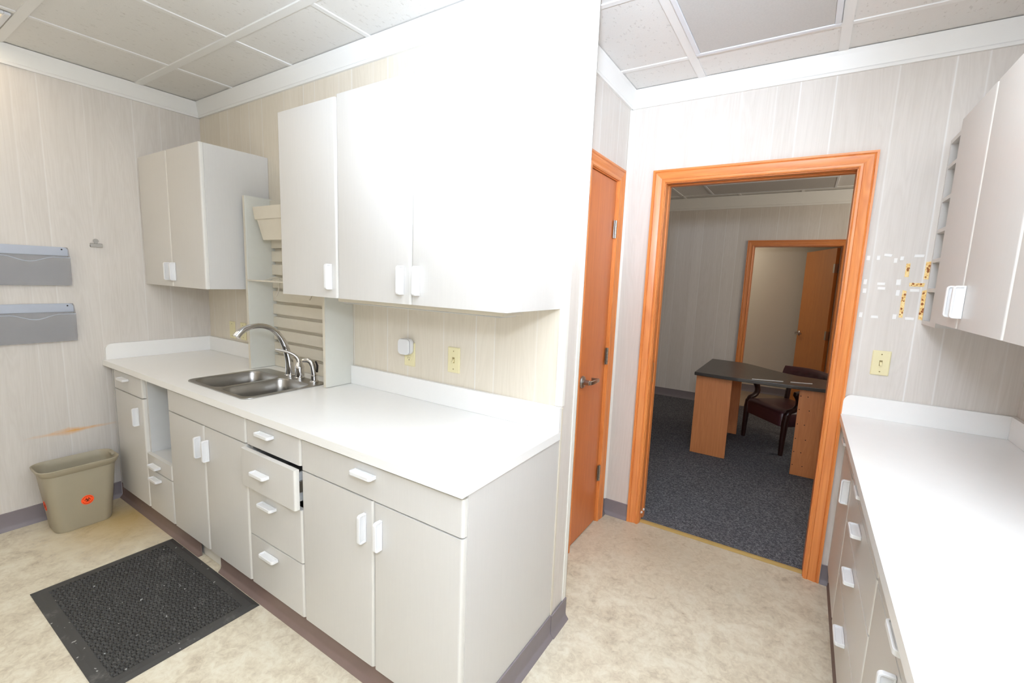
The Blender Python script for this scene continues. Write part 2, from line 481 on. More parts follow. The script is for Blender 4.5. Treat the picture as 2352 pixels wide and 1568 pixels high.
# doorway to the office (pocket door opening: split jamb on the left)
d1 = struct_empty('door_1')
casing_parts(OX0 - .004, OX1 + .004, OZ + .004, lambda a, b, d: (a, YD - d, b), d1, M['oak_v'], M['oak_h'])
MB().box(OX0 - .018, OX0, YD + .001, YD + .042, .0, OZ).box(OX0 - .018, OX0, YD + .078, YD + .119, .0, OZ).build('jamb', M['oak_v'], d1, bevel=.001)
MB().box(OX1, OX1 + .018, YD + .001, YD + .119, .0, OZ).build('jamb', M['oak_v'], d1, bevel=.001)
MB().box(OX0 - .018, OX1 + .018, YD + .001, YD + .042, OZ, OZ + .018).box(OX0 - .018, OX1 + .018, YD + .078, YD + .119, OZ, OZ + .018).build('head_jamb', M['oak_h'], d1, bevel=.001)
pk = MB().box(OX0 - .0175, OX0 - .006, YD + .044, YD + .076, .012, OZ - .01).build('pocket_door_edge', M['door_wood'], d1)
MB().box(OX0 - .006, OX0 - .004, YD + .048, YD + .072, .90, 1.02).build('latch_plate', M['nickel'], pk)
for yy in (YD + .038, YD + .082):
    MB().lathe([(.008, 0), (.008, .004), (.005, .008), (.0, .008)], fn=lambda x, y, z, yy=yy: (OX0 + z, yy + x, .06 + y), n=12).build('door_guide', M['white_plastic'], d1)
# brass edge strip where vinyl meets carpet
struct(MB().prism([(0, 0), (.012, .005), (.024, .007), (.036, .005), (.048, 0)], OX0, OX1, lambda p, q, t: (t, 1.160 + p, q + .001)), 'trim_threshold', M['gold'], smooth=True)

def hinge(parent, fn, h=.09, name='hinge'):
    """butt hinge: fn(a along wall, d out of wall, z)"""
    mb = MB()
    pts = [(.006 * math.cos(2 * PI * k / 12), .006 * math.sin(2 * PI * k / 12)) for k in range(12)]
    for k in range(5):
        z0 = -h / 2 + k * h / 5
        mb.prism(pts, z0 + .0006, z0 + h / 5 - .0006, lambda p, q, t: fn(p, .008 + q, t))
    mb.box(-.02, .0, 0, .003, -h / 2, h / 2) if False else None
    b = MB().box(-.018, .010, .001, .0035, -h / 2, h / 2)
    b.v = [fn(x, y, z) for x, y, z in b.v]
    mb.add(b.v, b.f)
    return mb.build(name, M['nickel'], parent, smooth=True)

def lever_handle(parent, fn, mirror=1):
    """lever latch: fn(a, d, z) around the spindle"""
    r = MB().lathe([(.0, 0), (.034, 0), (.034, .006), (.030, .011), (.016, .013), (.014, .045), (.0, .045)], fn=lambda x, y, z: fn(x, z, y), n=28)
    hb = r.build('door_handle', M['nickel'], parent, smooth=True, angle=35)
    lv = MB(); path = bez((0, .047, 0), (mirror * .03, .056, 0), (mirror * .07, .052, 0), (mirror * .112, .050, -.001), 8)
    loops = []
    for i, p in enumerate(path):
        hh = .011 - .002 * i / 8; dd = .007
        loops.append([fn(p.x, p.y + s * dd, p.z + q * hh) for s, q in ((-1, -1), (1, -1), (1, 1), (-1, 1))])
    lv.loft(loops)
    e = path[-1]
    b = MB().box(min(e.x, e.x - mirror * .012), max(e.x, e.x - mirror * .012), .012, e.y + .006, -.010, .009)
    lv.add([fn(*p) for p in b.v], b.f)
    lv.build('lever', M['nickel'], hb, bevel=.002)
    return hb

# narrow closed door in the recess
d2 = MB().box(XS - .042, XS - .006, DY0 + .003, DY1 - .003, .008, DZT - .003).build('door_2', M['door_wood'], bevel=.001)
d2['kind'] = 'structure'
fr = lambda a, b, d: (XS + d, a, b)
casing_parts(DY0 - .004, DY1 + .004, DZT + .004, fr, d2, M['oak_v'], M['oak_hy'])
MB().box(XS - .119, XS, DY0 - .018, DY0, 0, DZT).box(XS - .119, XS, DY1, DY1 + .018, 0, DZT).box(XS - .119, XS, DY0 - .018, DY1 + .018, DZT, DZT + .018).build('jamb', M['oak_v'], d2)
for z in (.325, 1.06, 1.80):
    hinge(d2, lambda a, d, zz, z=z: (XS + d, DY1 - .006 + a, z + zz), .1)
lever_handle(d2, lambda a, d, z: (XS - .006 + d, .675 + a, .955 + z), 1)

# doorway from the office to the room behind, with its open door
d3 = struct_empty('door_3')
casing_parts(FX0 - .004, FX1 + .004, FZ + .004, lambda a, b, d: (a, YF - d, b), d3, M['oak_v'], M['oak_h'])
MB().box(FX0 - .018, FX0, YF + .001, YF + .119, 0, FZ).build('jamb', M['oak_v'], d3)
MB().box(FX1, FX1 + .018, YF + .001, YF + .119, 0, FZ).build('jamb', M['oak_v'], d3)
MB().box(FX0 - .018, FX1 + .018, YF + .001, YF + .119, FZ, FZ + .018).build('head_jamb', M['oak_h'], d3)
ang = math.atan2(.80, -.29)            # leaf direction seen from its hinge
hx, hy = FX1 - .004, YF + .128
ca, sa = math.cos(ang), math.sin(ang)
def leaf(a, d, z): return (hx + ca * a - sa * d, hy + sa * a + ca * d, z)
lf = MB().box(.004, .845, 0, .036, .01, FZ - .006).map(leaf).build('door_leaf', M['door_far'], d3, bevel=.001)
lever_handle(lf, lambda a, d, z: leaf(.78 + a, .036 + d, .93 + z), -1)
for z in (.25, .98, 1.75):
    mb = MB().box(-.006, .03, .002, .042, z - .05, z + .05).map(leaf)
    mb.build('hinge', M['nickel'], lf)

# ------------------------------------------------------------------ pulls
def pull_mesh(vertical):
    """white tray-faced tab pull: rounded outer corners, sunk panel on both faces"""
    L, P, T, r = .053, .032, .0065, .011
    def outline(o):
        pts = [(-L + o, 0.0 - o * .0), (-L + o, -(P - r))]
        pts = [(-L + o, -.001)]
        for cx, a0 in ((-L + r, PI), (L - r, 1.5 * PI)):
            for k in range(7):
                a = a0 + PI / 2 * k / 6
                pts.append((cx + (r - o) * math.cos(a), -(P - r) + (r - o) * math.sin(a)))
        pts.append((L - o, -.001))
        return pts
    O = outline(0); I = outline(.006)
    I[0] = (I[0][0], -.006); I[-1] = (I[-1][0], -.006)
    n = len(O); mb = MB()
    for s in (1, -1):
        vs = [(x, y, s * T) for x, y in O] + [(x, y, s * T) for x, y in I] + [(x, y, s * (T - .0045)) for x, y in I]
        fs = []
        for i in range(n):
            j = (i + 1) % n
            fs += [(i, j, n + j, n + i), (n + i, n + j, 2 * n + j, 2 * n + i)]
        fs.append(tuple(range(2 * n, 3 * n)))
        mb.add(vs, fs)
    b = len(mb.v) // 2
    for i in range(n):
        mb.f.append((i, (i + 1) % n, b + (i + 1) % n, b + i))
    if vertical: mb.v = [(z, y, x) for x, y, z in mb.v]
    return mb
PULL = {}
for v in (False, True):
    tmp = pull_mesh(v).build('pull', M['white_plastic'], bevel=.0015)
    PULL[v] = tmp.data
    bpy.data.objects.remove(tmp)
def pull(parent, x, y, z, vertical):
    o = bpy.data.objects.new('pull', PULL[vertical]); link(o)
    o.parent = parent; o.location = (x, y, z)
    m = o.modifiers.new('bevel', 'BEVEL'); m.width = .0015; m.segments = 2; m.limit_method = 'ANGLE'
    return o

def slab(x0, x1, z0, z1, yb, th=.02, r=.011):
    """door or drawer front with rolled vertical edges; front faces -y"""
    pts = [(x0, yb), (x0, yb - th + r)]
    pts += [(x0 + r - r * math.cos(a), yb - th + r - r * math.sin(a)) for a in [PI / 2 * k / 6 for k in range(1, 7)]]
    pts += [(x1 - r + r * math.sin(a), yb - th + r - r * math.cos(a)) for a in [PI / 2 * k / 6 for k in range(0, 7)]]
    pts += [(x1, yb)]
    return MB().prism(pts, z0, z1, lambda p, q, t: (p, q, t))

def lit_edges(o):
    """rolled side edges painted paler as if flash-lit; the cut top edge is pale too"""
    o.data.materials.append(M['lam_edge'])
    for p in o.data.polygons:
        if p.normal.y > -.92 and p.normal.y < .9: p.material_index = 1  # flash light on the rolled edges put in as a paler colour
    return o

def carcass(w, dep, z0, z1, top=False, t=.016):
    mb = MB().box(0, t, -dep, -.001, z0, z1).box(w - t, w, -dep, -.001, z0, z1).box(t, w - t, -dep, -.001, z0, z0 + t).box(t, w - t, -.010, -.001, z0 + t, z1)
    if top: mb.box(t, w - t, -dep, -.010, z1 - t, z1)
    else: mb.box(t, w - t, -dep, -dep + .05, z1 - t, z1)
    return mb

G = .0022
def fronts(root, spec, dep):
    """spec rows: kind, x0, x1, z0, z1, pull (None or (x, z, vertical)), pulled-out distance"""
    for kind, x0, x1, z0, z1, pl, *out in spec:
        e = out[0] if out else 0.0
        yb = -dep - e - .0005
        o = lit_edges(slab(x0 + G, x1 - G, z0 + G, z1 - G, yb).build(kind, M['lam'], root, smooth=True, angle=30))
        if pl: pull(o, pl[0], yb - .0195, pl[1], pl[2])
        if e:
            mb = MB().box(x0 + .03, x0 + .042, yb + .001, yb + .48, z0 + .02, z1 - .03).box(x1 - .042, x1 - .03, yb + .001, yb + .48, z0 + .02, z1 - .03).box(x0 + .042, x1 - .042, yb + .001, yb + .48, z0 + .02, z0 + .03)
            mb.build('drawer_box', M['lam_in'], o)
            s = MB().box(x1 - .029, x1 - .019, yb + .004, yb + .46, (z0 + z1) / 2 - .022, (z0 + z1) / 2 + .022)
            s.box(x1 - .020, x1 - .0175, yb + .004, yb + .46, (z0 + z1) / 2 - .012, (z0 + z1) / 2 + .012)
            s.build('drawer_slide', M['nickel'], o)

DEP = .580
def base_unit(label, loc, rz, w, spec, dep=DEP, group=None, mat='lam', cat='base cabinet', name='base_cabinet'):
    r = thing(name, label, cat, loc, rz, group)
    carcass(w, dep, .104, .870).build('body', M[mat], r)
    MB().box(.001, w - .001, -dep + .02, -dep + .035, .001, .103).box(w - .017, w - .0005, -dep + .035, -.002, .001, .103).build('plinth', M['lam_edge'], r)
    fronts(r, spec, dep)
    return r

zA = .862
# --- left run, from the left wall to the free end
w = .515
base_unit('narrow grey base cabinet in the corner by the left wall, one drawer over one door', (.02, 0, 0), 0, w,
          [('drawer', .09, w, .748, zA, (.28, .828, False)), ('door', .09, w, .104, .746, (w - .075, .632, True))])
# open niche unit with two drawers below
w = .323
r = thing('niche_cabinet', 'grey base cabinet with an open niche above two small drawers', 'base cabinet', (.536, 0, 0))
t = .016
MB().box(0, t, -DEP, -.001, .104, .870).box(w - t, w, -DEP, -.001, .104, .870).box(t, w - t, -DEP, -.001, .104, .12).box(t, w - t, -.010, -.001, .12, .870).box(t, w - t, -DEP + .001, -.010, .418, .434).build('body', M['lam_in'], r)
MB().box(.001, w - .001, -DEP + .02, -DEP + .035, .001, .103).build('plinth', M['lam_edge'], r)
fronts(r, [('drawer', 0, w, .352, .438, (w / 2 - .03, .388, False)), ('drawer', 0, w, .104, .350, (w / 2 - .03, .312, False))], DEP)
# sink base
w = .776
base_unit('grey base cabinet under the sink, blank top panel over a pair of doors', (.860, 0, 0), 0, w,
          [('false_front', 0, w, .748, zA, None), ('door', 0, .390, .104, .746, (.390 - .040, .632, True)), ('door', .390, w, .104, .746, (.390 + .040, .632, True))])
# drawer bank with one drawer pulled out
w = .399
base_unit('grey four-drawer base cabinet with its second drawer slightly pulled out', (1.637, 0, 0), 0, w,
          [('drawer', 0, w, .748, zA, (.17, .826, False)), ('drawer', 0, w, .573, .742, (.17, .664, False), .026),
           ('drawer', 0, w, .340, .568, (.17, .516, False)), ('drawer', 0, w, .104, .338, (.17, .288, False))])
# double-door end cabinet
w = .800
base_unit('wide grey base cabinet at the free end of the counter, drawer over two doors', (2.037, 0, 0), 0, w,
          [('drawer', 0, w, .738, zA, (.375, .826, False)), ('door', 0, .411, .104, .736, (.411 - .040, .630, True)), ('door', .411, w, .104, .736, (.411 + .040, .630, True))])

# --- right run (fronts face the left): local x runs towards the camera
RD = .538
w = .455
base_unit('grey base cabinet beside the doorway casing, drawer over a single door', (XR, 1.137, 0), -PI / 2, w,
          [('drawer', 0, w, .738, zA, (w / 2, .826, False)), ('door', 0, w, .104, .736, (w - .045, .66, True))], RD)
w = .774
base_unit('wide grey four-drawer base cabinet under the right-hand worktop', (XR, .681, 0), -PI / 2, w,
          [('drawer', 0, w, .738, zA, (w / 2, .826, False)), ('drawer', 0, w, .570, .736, (w / 2, .690, False)),
           ('drawer', 0, w, .338, .568, (w / 2, .520, False)), ('drawer', 0, w, .104, .336, (w / 2, .292, False))], RD)
w = .755
base_unit('grey base cabinet nearest the camera under the right-hand worktop, drawer over two doors', (XR, -.094, 0), -PI / 2, w,
          [('drawer', 0, w, .738, zA, (w / 2, .826, False)), ('door', 0, w / 2, .104, .736, (w / 2 - .04, .665, True)), ('door', w / 2, w, .104, .736, (w / 2 + .04, .665, True))], RD)

# --- wall cabinets
def wall_unit(label, loc, rz, w, z0, z1, spec, dep=.349):
    r = thing('wall_cabinet', label, 'wall cabinet', loc, rz)
    MB().box(0, w, -dep, -.001, z0, z1).build('body', M['lam'], r, bevel=.0015)
    for x0, x1, px in spec:
        o = lit_edges(slab(x0 + G, x1 - G, z0, z1, -dep - .0005).build('door', M['lam'], r, smooth=True, angle=30))
        pull(o, px, -dep - .0200, z0 + .088, True)
    return r
wall_unit('small two-door grey wall cabinet in the corner by the left wall', (.006, 0, 0), 0, .815, 1.374, 2.152,
          [(0, .405, .405 - .038), (.405, .815, .405 + .040)])
wall_unit('narrow single-door white wall cabinet next to the slatted panel', (1.553, 0, 0), 0, .408, 1.388, 2.180, [(0, .408, .408 - .040)])
wall_unit('wide two-door white wall cabinet at the free wall end', (1.962, 0, 0), 0, .848, 1.388, 2.186,
          [(0, .421, .421 - .040), (.421, .848, .421 + .040)])
wall_unit('grey two-door wall cabinet on the right wall beside the pigeonhole unit', (XR, .880, 0), -PI / 2, .813, 1.389, 2.160,
          [(0, .392, .392 - .040), (.392, .813, .392 + .040)])
wall_unit('grey wall cabinet on the right wall, the one cut off by the picture edge', (XR, .066, 0), -PI / 2, .42, 1.389, 2.160, [(0, .42, .38)])

# pigeonhole column between right wall cabinet and doorway wall
r = thing('pigeonhole_unit', 'narrow open pigeonhole column on the right wall, six small slots', 'shelf unit', (XR, 1.137, 0), -PI / 2)
w, dp, z0, z1 = .255, .349, 1.366, 2.150
MB().box(0, .012, -dp, -.001, z0, z1).box(w - .018, w, -dp, -.001, z0, z1).box(.012, w - .018, -dp, -.001, z0, z0 + .018).box(.012, w - .018, -dp, -.001, z1 - .018, z1).box(.012, w - .018, -.008, -.001, z0 + .018, z1 - .018).build('body', M['lam'], r)
for z in (1.516, 1.643, 1.769, 1.900, 2.036):
    MB().box(.0125, w - .0185, -dp + .001, -.009, z - .008, z + .008).build('shelf', M['lam'], r)

# ------------------------------------------------------------------ worktops
SX0, SX1, SY0, SY1 = .925, 1.518, -.540, -.110       # sink cut-out
CX = XE + .003
r = thing('countertop', 'long white laminate countertop with the sink set in it', 'countertop', (0, 0, 0))
h0 = .018
mb = MB()
def holed(outer, hole, z0, z1):
    bm = bmesh.new()
    def loop(pts):
        vs = [bm.verts.new((x, y, z1)) for x, y in pts]
        return [bm.edges.new((vs[i], vs[(i + 1) % len(vs)])) for i in range(len(vs))]
    ed = loop(outer)
    for h in hole: ed += loop(h)
    bmesh.ops.triangle_fill(bm, use_beauty=True, use_dissolve=False, edges=ed)
    ret = bmesh.ops.extrude_face_region(bm, geom=bm.faces[:])
    bmesh.ops.translate(bm, vec=(0, 0, z0 - z1), verts=[v for v in ret['geom'] if isinstance(v, bmesh.types.BMVert)])
    bm.normal_update()
    m_ = MB(); m_.add([v.co[:] for v in bm.verts], [tuple(v.index for v in f.verts) for f in (bm.verts.index_update() or bm.faces)])
    bm.free()
    return m_
holed([(.002, -.616), (CX, -.616), (CX, -.001), (.002, -.001)], [rr(SX0 + h0, SX1 - h0, SY0 + h0, SY1 - h0, .04)], .872, .905).build('worktop', M['counter'], r)
MB().box(.0215, .851, -.020, -.0015, .9055, 1.004).build('backsplash', M['counter'], r, bevel=.001)
MB().box(1.589, CX, -.020, -.0015, .9055, 1.004).build('backsplash', M['counter'], r, bevel=.001)
pts = [(-.602, .9055), (-.0015, .9055), (-.0015, 1.004), (-.602 + .035, 1.004)] + [(-.602 + .035 - .035 * math.sin(a), 1.004 - .035 + .035 * math.cos(a)) for a in [PI / 2 * k / 6 for k in range(1, 7)]]
MB().prism(pts, .0015, .0205, lambda p, q, t: (t, p, q)).build('side_splash', M['counter'], r)

r = thing('countertop', 'white laminate worktop along the right wall, bare', 'countertop', (0, 0, 0))
MB().box(3.803, XR - .0015, -1.10, YD - .0015, .872, .905).build('worktop', M['counter'], r, bevel=.001)
MB().box(XR - .020, XR - .0015, -1.10, YD - .0225, .9055, 1.004).build('side_splash', M['counter'], r, bevel=.001)
pts = [(3.807, .9055), (XR - .0015, .9055), (XR - .0015, 1.004), (3.807 + .035, 1.004)] + [(3.807 + .035 - .035 * math.sin(a), 1.004 - .035 + .035 * math.cos(a)) for a in [PI / 2 * k / 6 for k in range(1, 7)]]
MB().prism(pts, YD - .0215, YD - .0015, lambda p, q, t: (p, t, q)).build('backsplash', M['counter'], r)

# ------------------------------------------------------------------ sink
r = thing('sink', 'stainless steel double-bowl sink set into the white countertop', 'sink', (SX0, SY0, .905))
bowls = [(.955, 1.212, -.518, -.185), (1.236, 1.492, -.518, -.185)]
rim = holed(rr(SX0, SX1, SY0, SY1, .045, 8), [rr(*b, .05, 8) for b in bowls], .9056, .9105)
L = Vector((SX0, SY0, .905))
rim.map(lambda x, y, z: (x - L.x, y - L.y, z - L.z)).build('rim', M['steel'], r, bevel=.0015)
for b in bowls:
    loops = []
    for ins, z, rad in ((0, .9075, .05), (.004, .900, .05), (.008, .85, .05), (.014, .775, .055), (.024, .758, .06), (.05, .750, .06)):
        loops.append([(x - L.x, y - L.y, z - L.z) for x, y in rr(b[0] + ins, b[1] - ins, b[2] + ins, b[3] - ins, rad, 8)])
    bw = MB().loft(loops, False, True).build('bowl', M['steel'], r, smooth=True, angle=60)
    cx, cy = (b[0] + b[1]) / 2 - L.x, (b[2] + b[3]) / 2 - L.y
    MB().lathe([(.0, 0), (.042, 0), (.040, .003), (.028, .001), (.0, .0005)], (cx, cy, .7505 - L.z)).build('drain', M['chrome'], bw, smooth=True)

# faucet
fz = .9112
r = thing('kitchen_faucet', 'chrome high-arc faucet with a curved lever, behind the sink bowls', 'faucet', (1.21, -.135, fz))
path = [Vector((0, 0, .0)), Vector((0, 0, .035)), Vector((0, -.003, .08))] + bez((0, -.006, .10), (0, -.03, .24), (0, -.10, .300), (0, -.19, .290), 12) + bez((0, -.19, .290), (0, -.235, .284), (0, -.262, .266), (0, -.278, .243), 6)[1:]
rad = [.023, .0225, .021] + [.020 - .0065 * min(1, k / 7) for k in range(13)] + [.0135 + .0008 * k for k in range(1, 7)]
MB().tube(path, rad, 20).build('spout', M['chrome'], r, smooth=True, angle=60)
MB().lathe([(.0, 0), (.029, 0), (.029, .005), (.025, .009), (.0, .009)], (0, 0, 0)).build('base_ring', M['chrome'], r, smooth=True)
hb = MB().lathe([(.0, 0), (.027, 0), (.027, .004), (.024, .007), (.0235, .055), (.0255, .057), (.0255, .062), (.023, .065), (.0165, .085), (.0, .098)], (.092, .0, 0)).build('handle_body', M['chrome'], r, smooth=True)
path = bez((.092, 0, .085), (.088, -.006, .135), (.05, -.045, .148), (.012, -.085, .158), 12)
MB().tube(path, [.013 - .0075 * (k / 12) ** .7 for k in range(13)], 14).build('lever', M['chrome'], hb, smooth=True)
r = thing('side_sprayer', 'small chrome pull-out sprayer beside the faucet at the sink edge', 'sprayer', (1.436, -.137, fz))
MB().lathe([(.0, 0), (.024, 0), (.023, .004), (.016, .008), (.015, .03), (.017, .034), (.0, .034)]).build('holder', M['chrome'], r, smooth=True)
MB().tube([(0, 0, .032), (0, -.001, .05), (-.004, -.004, .085), (-.010, -.010, .108), (-.022, -.018, .116), (-.048, -.032, .112)], [.012, .013, .0135, .0145, .014, .010], 16).build('spray_head', M['chrome'], r, smooth=True)
MB().tube([(.010, .012, .05), (.011, .013, .085), (.004, .008, .110)], [.005, .006, .004], 8).build('trigger', M['dark'], r, smooth=True)

# ------------------------------------------------------------------ slatted board between two dividers
r = thing('slat_panel', 'cream slatted wall panel behind the faucet, between two upright side boards', 'slat panel', (.852, 0, .906))
x0, x1 = .8725, 1.5695
L = Vector((.852, 0, .906))
def off(mb): return mb.map(lambda x, y, z: (x - L.x, y - L.y, z - L.z))
mb = MB().box(x0, x1, -.0035, -.0015, .907, 1.90)
zs = [.985 + .0785 * k for k in range(9)]      # groove centres
prev = .907
for z in zs:
    mb.box(x0, x1, -.0265, -.0036, prev, z - .009)
    prev = z + .009
mb.box(x0, x1, -.0265, -.0036, prev, 1.90)
off(mb).build('slat_board', M['cream'], r)
off(slab(.852, .8715, .907, 1.906, -.0015, .170, .006)).build('side_board', M['divider'], r, smooth=True, angle=30)
off(slab(1.571, 1.5875, .907, 1.386, -.0015, .170, .006)).build('side_board', M['divider'], r, smooth=True, angle=30)
for xx in (.8525, 1.5712):
    zt_ = 1.905 if xx < 1 else 1.385
    off(MB().box(xx - .0008, xx + .018, -.1735, -.1718, .908, zt_)).build('edge_strip', M['cream'], r, bevel=.0006)

# cream storage bin hung on the slats
r = thing('storage_bin', 'cream tapered plastic bin hanging high on the slatted panel', 'bin', (.93, -.028, 1.66))
def loop4(x0, x1, y0, y1, z, rad=.012):
    return [(x, y, z) for x, y in rr(x0, x1, y0, y1, rad, 4)]
lo = [loop4(.042, .33, -.105, -.002, 0), loop4(.022, .35, -.125, -.002, .108), loop4(.012, .36, -.133, -.002, .112), loop4(.004, .368, -.140, -.002, .178),
      loop4(.007, .365, -.137, -.005, .178), loop4(.025, .345, -.12, -.008, .110), loop4(.046, .326, -.10, -.008, .004)]
MB().loft(lo, True, True).build('body', M['cream'], r, smooth=True, angle=35)
MB().box(.02, .34, -.004, -.0, .150, .172).build('hanger_lip', M['cream'], r)

# wire shelf hung on the slats
r = thing('wire_shelf', 'cream wire shelf hooked on the slatted panel, under the plastic bin', 'wire shelf', (.875, -.028, 1.43))
mb = MB()
mb.tube([(.0, -.145, 0), (.5, -.145, 0)], .0045, 8); mb.tube([(.0, -.008, .0), (.5, -.008, .0)], .003, 8)
mb.tube([(.0, -.08, -.004), (.5, -.08, -.004)], .003, 8)
mb.build('rail', M['cream'], r, smooth=True)
for k in range(15):
    x = .01 + k * .0343
    MB().tube([(x, -.145, .0), (x, -.06, -.004), (x, -.008, -.004)], .0018, 6).build('wire', M['cream'], r, smooth=True)
for x in (.085, .42):
    MB().tube([(x, -.1, .0)] + bez((x, -.04, .02), (x, -.02, .025), (x, -.004, .022), (x, -.006, .0), 6) + bez((x, -.01, -.03), (x, -.012, -.06), (x, -.02, -.085), (x, -.035, -.095), 6), .003, 8).build('hook', M['cream'], r, smooth=True)

# under-cabinet strip lamp (switched off)
r = thing('under_cabinet_lamp', 'slim cream strip lamp under the wide wall cabinet, switched off', 'lamp', (1.87, -.24, 1.362))
MB().box(0, .88, -.06, .06, .006, .0255).build('housing', M['cream'], r, bevel=.002)
MB().box(.02, .86, -.05, .05, 0, .0055).build('lens', M['diff_off'], r, bevel=.002)

# ------------------------------------------------------------------ electrical plates
def plate_frame(fn):
    return lambda mb: mb.map(lambda x, y, z: fn(x, y, z))
def wall_plate(name, label, cat, x, ywall, z, kind):
    """plates on walls that face -y"""
    r = thing(name, label, cat, (x, ywall, z))
    o = MB().loft([[(a, -.0005, b) for a, b in rr(-.0345, .0345, -.058, .058, .003, 3)], [(a, -.004, b) for a, b in rr(-.0345, .0345, -.058, .058, .003, 3)],
               [(a, -.006, b) for a, b in rr(-.031, .031, -.0545, .0545, .003, 3)]]).build('plate', M['ivory'], r)
    for zz in (-.041, .041) if kind in ('toggle', 'blank') else ((0,) if kind == 'duplex' else ()):
        MB().lathe([(0, 0), (.003, 0), (.0025, .001), (0, .001)], fn=lambda a, b, h, zz=zz: (a, -.006 - h, zz + b), n=10).build('screw', M['ivory_dark'], o)
    if kind == 'toggle':
        MB().box(-.006, .006, -.0068, -.006, -.013, .013).build('toggle_slot', M['ivory_dark'], r)
        MB().prism([(-.006, -.008), (-.006, .006), (-.019, -.006), (-.019, -.013)], -.0042, .0042, lambda p, q, t: (t, p, q)).build('toggle', M['ivory'], r, bevel=.001)
    if kind == 'duplex':
        for zz in (-.0195, .0195):
            rc = MB().loft([[(a, -.0062, zz + b) for a, b in rr(-.0165, .0165, -.0145, .0145, .012, 5)], [(a, -.0078, zz + b) for a, b in rr(-.016, .016, -.014, .014, .012, 5)]]).build('receptacle', M['ivory'], r)
            MB().box(-.0072, -.0056, -.0081, -.0078, zz - .002, zz + .007).box(.0056, .0070, -.0081, -.0078, zz - .001, zz + .006).prism([(.0025 * math.cos(a), zz - .0075 + .0025 * math.sin(a)) for a in [PI / 4 * k for k in range(8)]], -.0081, -.0078, lambda p, q, t: (p, t, q)).build('slots', M['dark'], rc)
    return r
wall_plate('wall_outlet', 'ivory duplex outlet above the counter with a white sensor plugged in', 'outlet', 2.010, 0, 1.114, 'duplex')
wall_plate('light_switch', 'ivory toggle switch above the countertop, under the wide wall cabinet', 'light switch', 2.288, 0, 1.121, 'toggle')
wall_plate('wall_plate', 'ivory wall plate left of the slatted panel, the one nearer the left wall', 'wall plate', .318, 0, 1.076, 'blank')
wall_plate('wall_plate', 'ivory wall plate half hidden just left of the slatted panel side board', 'wall plate', .462, 0, 1.078, 'blank')
wall_plate('light_switch', 'ivory toggle switch between the doorway casing and the right wall', 'light switch', 3.928, YD, 1.171, 'toggle')

# plug-in sensor
r = thing('plug_in_sensor', 'white rounded-square gadget plugged into the outlet above the counter', 'plug-in device', (2.006, -.0085, 1.154))
def sq(s, y): return [(a, y, b) for a, b in rr(-.036 * s, .036 * s, -.038 * s, .038 * s, .020 * s, 6)]
MB().loft([sq(.93, -.0005), sq(.99, -.004), sq(1, -.026)]).build('body', M['white_plastic'], r, smooth=True, angle=50)
MB().loft([sq(1.005, -.0262), sq(1.005, -.0288)]).build('seam', M['grey_ring'], r)
MB().loft([sq(1, -.029), sq(.99, -.034), sq(.95, -.0365)]).build('face', M['white_plastic'], r, smooth=True, angle=50)

# ------------------------------------------------------------------ on the left wall
def pocket(label, y1, z0):
    """smoked plastic file pocket on the left wall; y1 is its right end"""
    Wd, Hh, D = .335, .216, .042
    r = thing('file_pocket', label, 'file pocket', (.0, y1, z0), 0, None)
    MB().box(.0015, .0035, -Wd, 0, 0, Hh).build('back_panel', M['smoke'], r)
    pts = [(-Wd, .170), (-Wd, .218), (-.02, .218)] + [(-.02 + .02 * math.sin(a), .198 + .02 * math.cos(a)) for a in [PI / 2 * k / 5 for k in range(1, 6)]] + [(0, .170)]
    MB().prism([(p, q - .002) for p, q in pts], .0042, .0075, lambda p, q, t: (t, p, q)).build('top_band', M['smoke_band'], r)
    # wavy-topped front panel
    n = 28; top = []
    for k in range(n + 1):
        y = -Wd + Wd * k / n; u = abs(y + Wd / 2 + .0) / (Wd / 2)
        dip = 0 if u > .62 else .5 * (1 + math.cos(PI * u / .62))
        top.append((y, .158 - .026 * dip))
    MB().prism([(0, 0), (-Wd, 0)][::-1] + top[::-1], D - .002, D, lambda p, q, t: (t if q > .03 else t - .012, p, q)).build('front_panel', M['smoke'], r)
    tb = [(D - .001, y, z) for y, z in top]
    MB().tube(tb, .002, 6).build('lip', M['smoke_band'], r, smooth=True)
    prof = [(.004, 0), (D - .014, 0), (D - .002, .03), (D - .002, .158), (.020, .205), (.004, .214)]
    for yy in (-.0022, -Wd):
        MB().prism(prof, yy, yy + .0022, lambda p, q, t: (p, t, q)).build('end_panel', M['smoke'], r)
    MB().box(.004, D - .014, -Wd + .003, -.003, .0, .002).build('bottom_panel', M['smoke'], r)
    MB().lathe([(0, 0), (.004, 0), (.003, .0015), (0, .002)], fn=lambda a, b, h: (.0077 + h, -.026 + a, .203 + b), n=10).build('screw', M['dark'], r)
    return r
pocket('upper of the two smoked plastic file pockets on the left wall', -.728, 1.360)
pocket('lower of the two smoked plastic file pockets on the left wall', -.726, 1.040)

r = thing('bulldog_clip', 'small metal bulldog clip hanging on the bare left wall', 'clip', (.0, -.600, 1.600))
MB().prism([(.001, -.012), (.014, -.012), (.010, .008), (.004, .010)], -.028, .028, lambda p, q, t: (p, t, q)).build('jaw', M['nickel'], r, bevel=.001)
MB().tube([(.006, -.028, -.006), (.006, .028, -.006)], .006, 10).build('jaw_roll', M['nickel'], r, smooth=True)
MB().lathe([(.004, 0), (.013, 0), (.013, .002), (.004, .002)], fn=lambda a, b, h: (.006 + h, a, .024 + b), n=16).build('tab', M['nickel'], r)
MB().prism([(-.007, .006), (.007, .006), (.009, .02), (-.009, .02)], .004, .0075, lambda p, q, t: (t, p, q)).build('neck', M['nickel'], r)

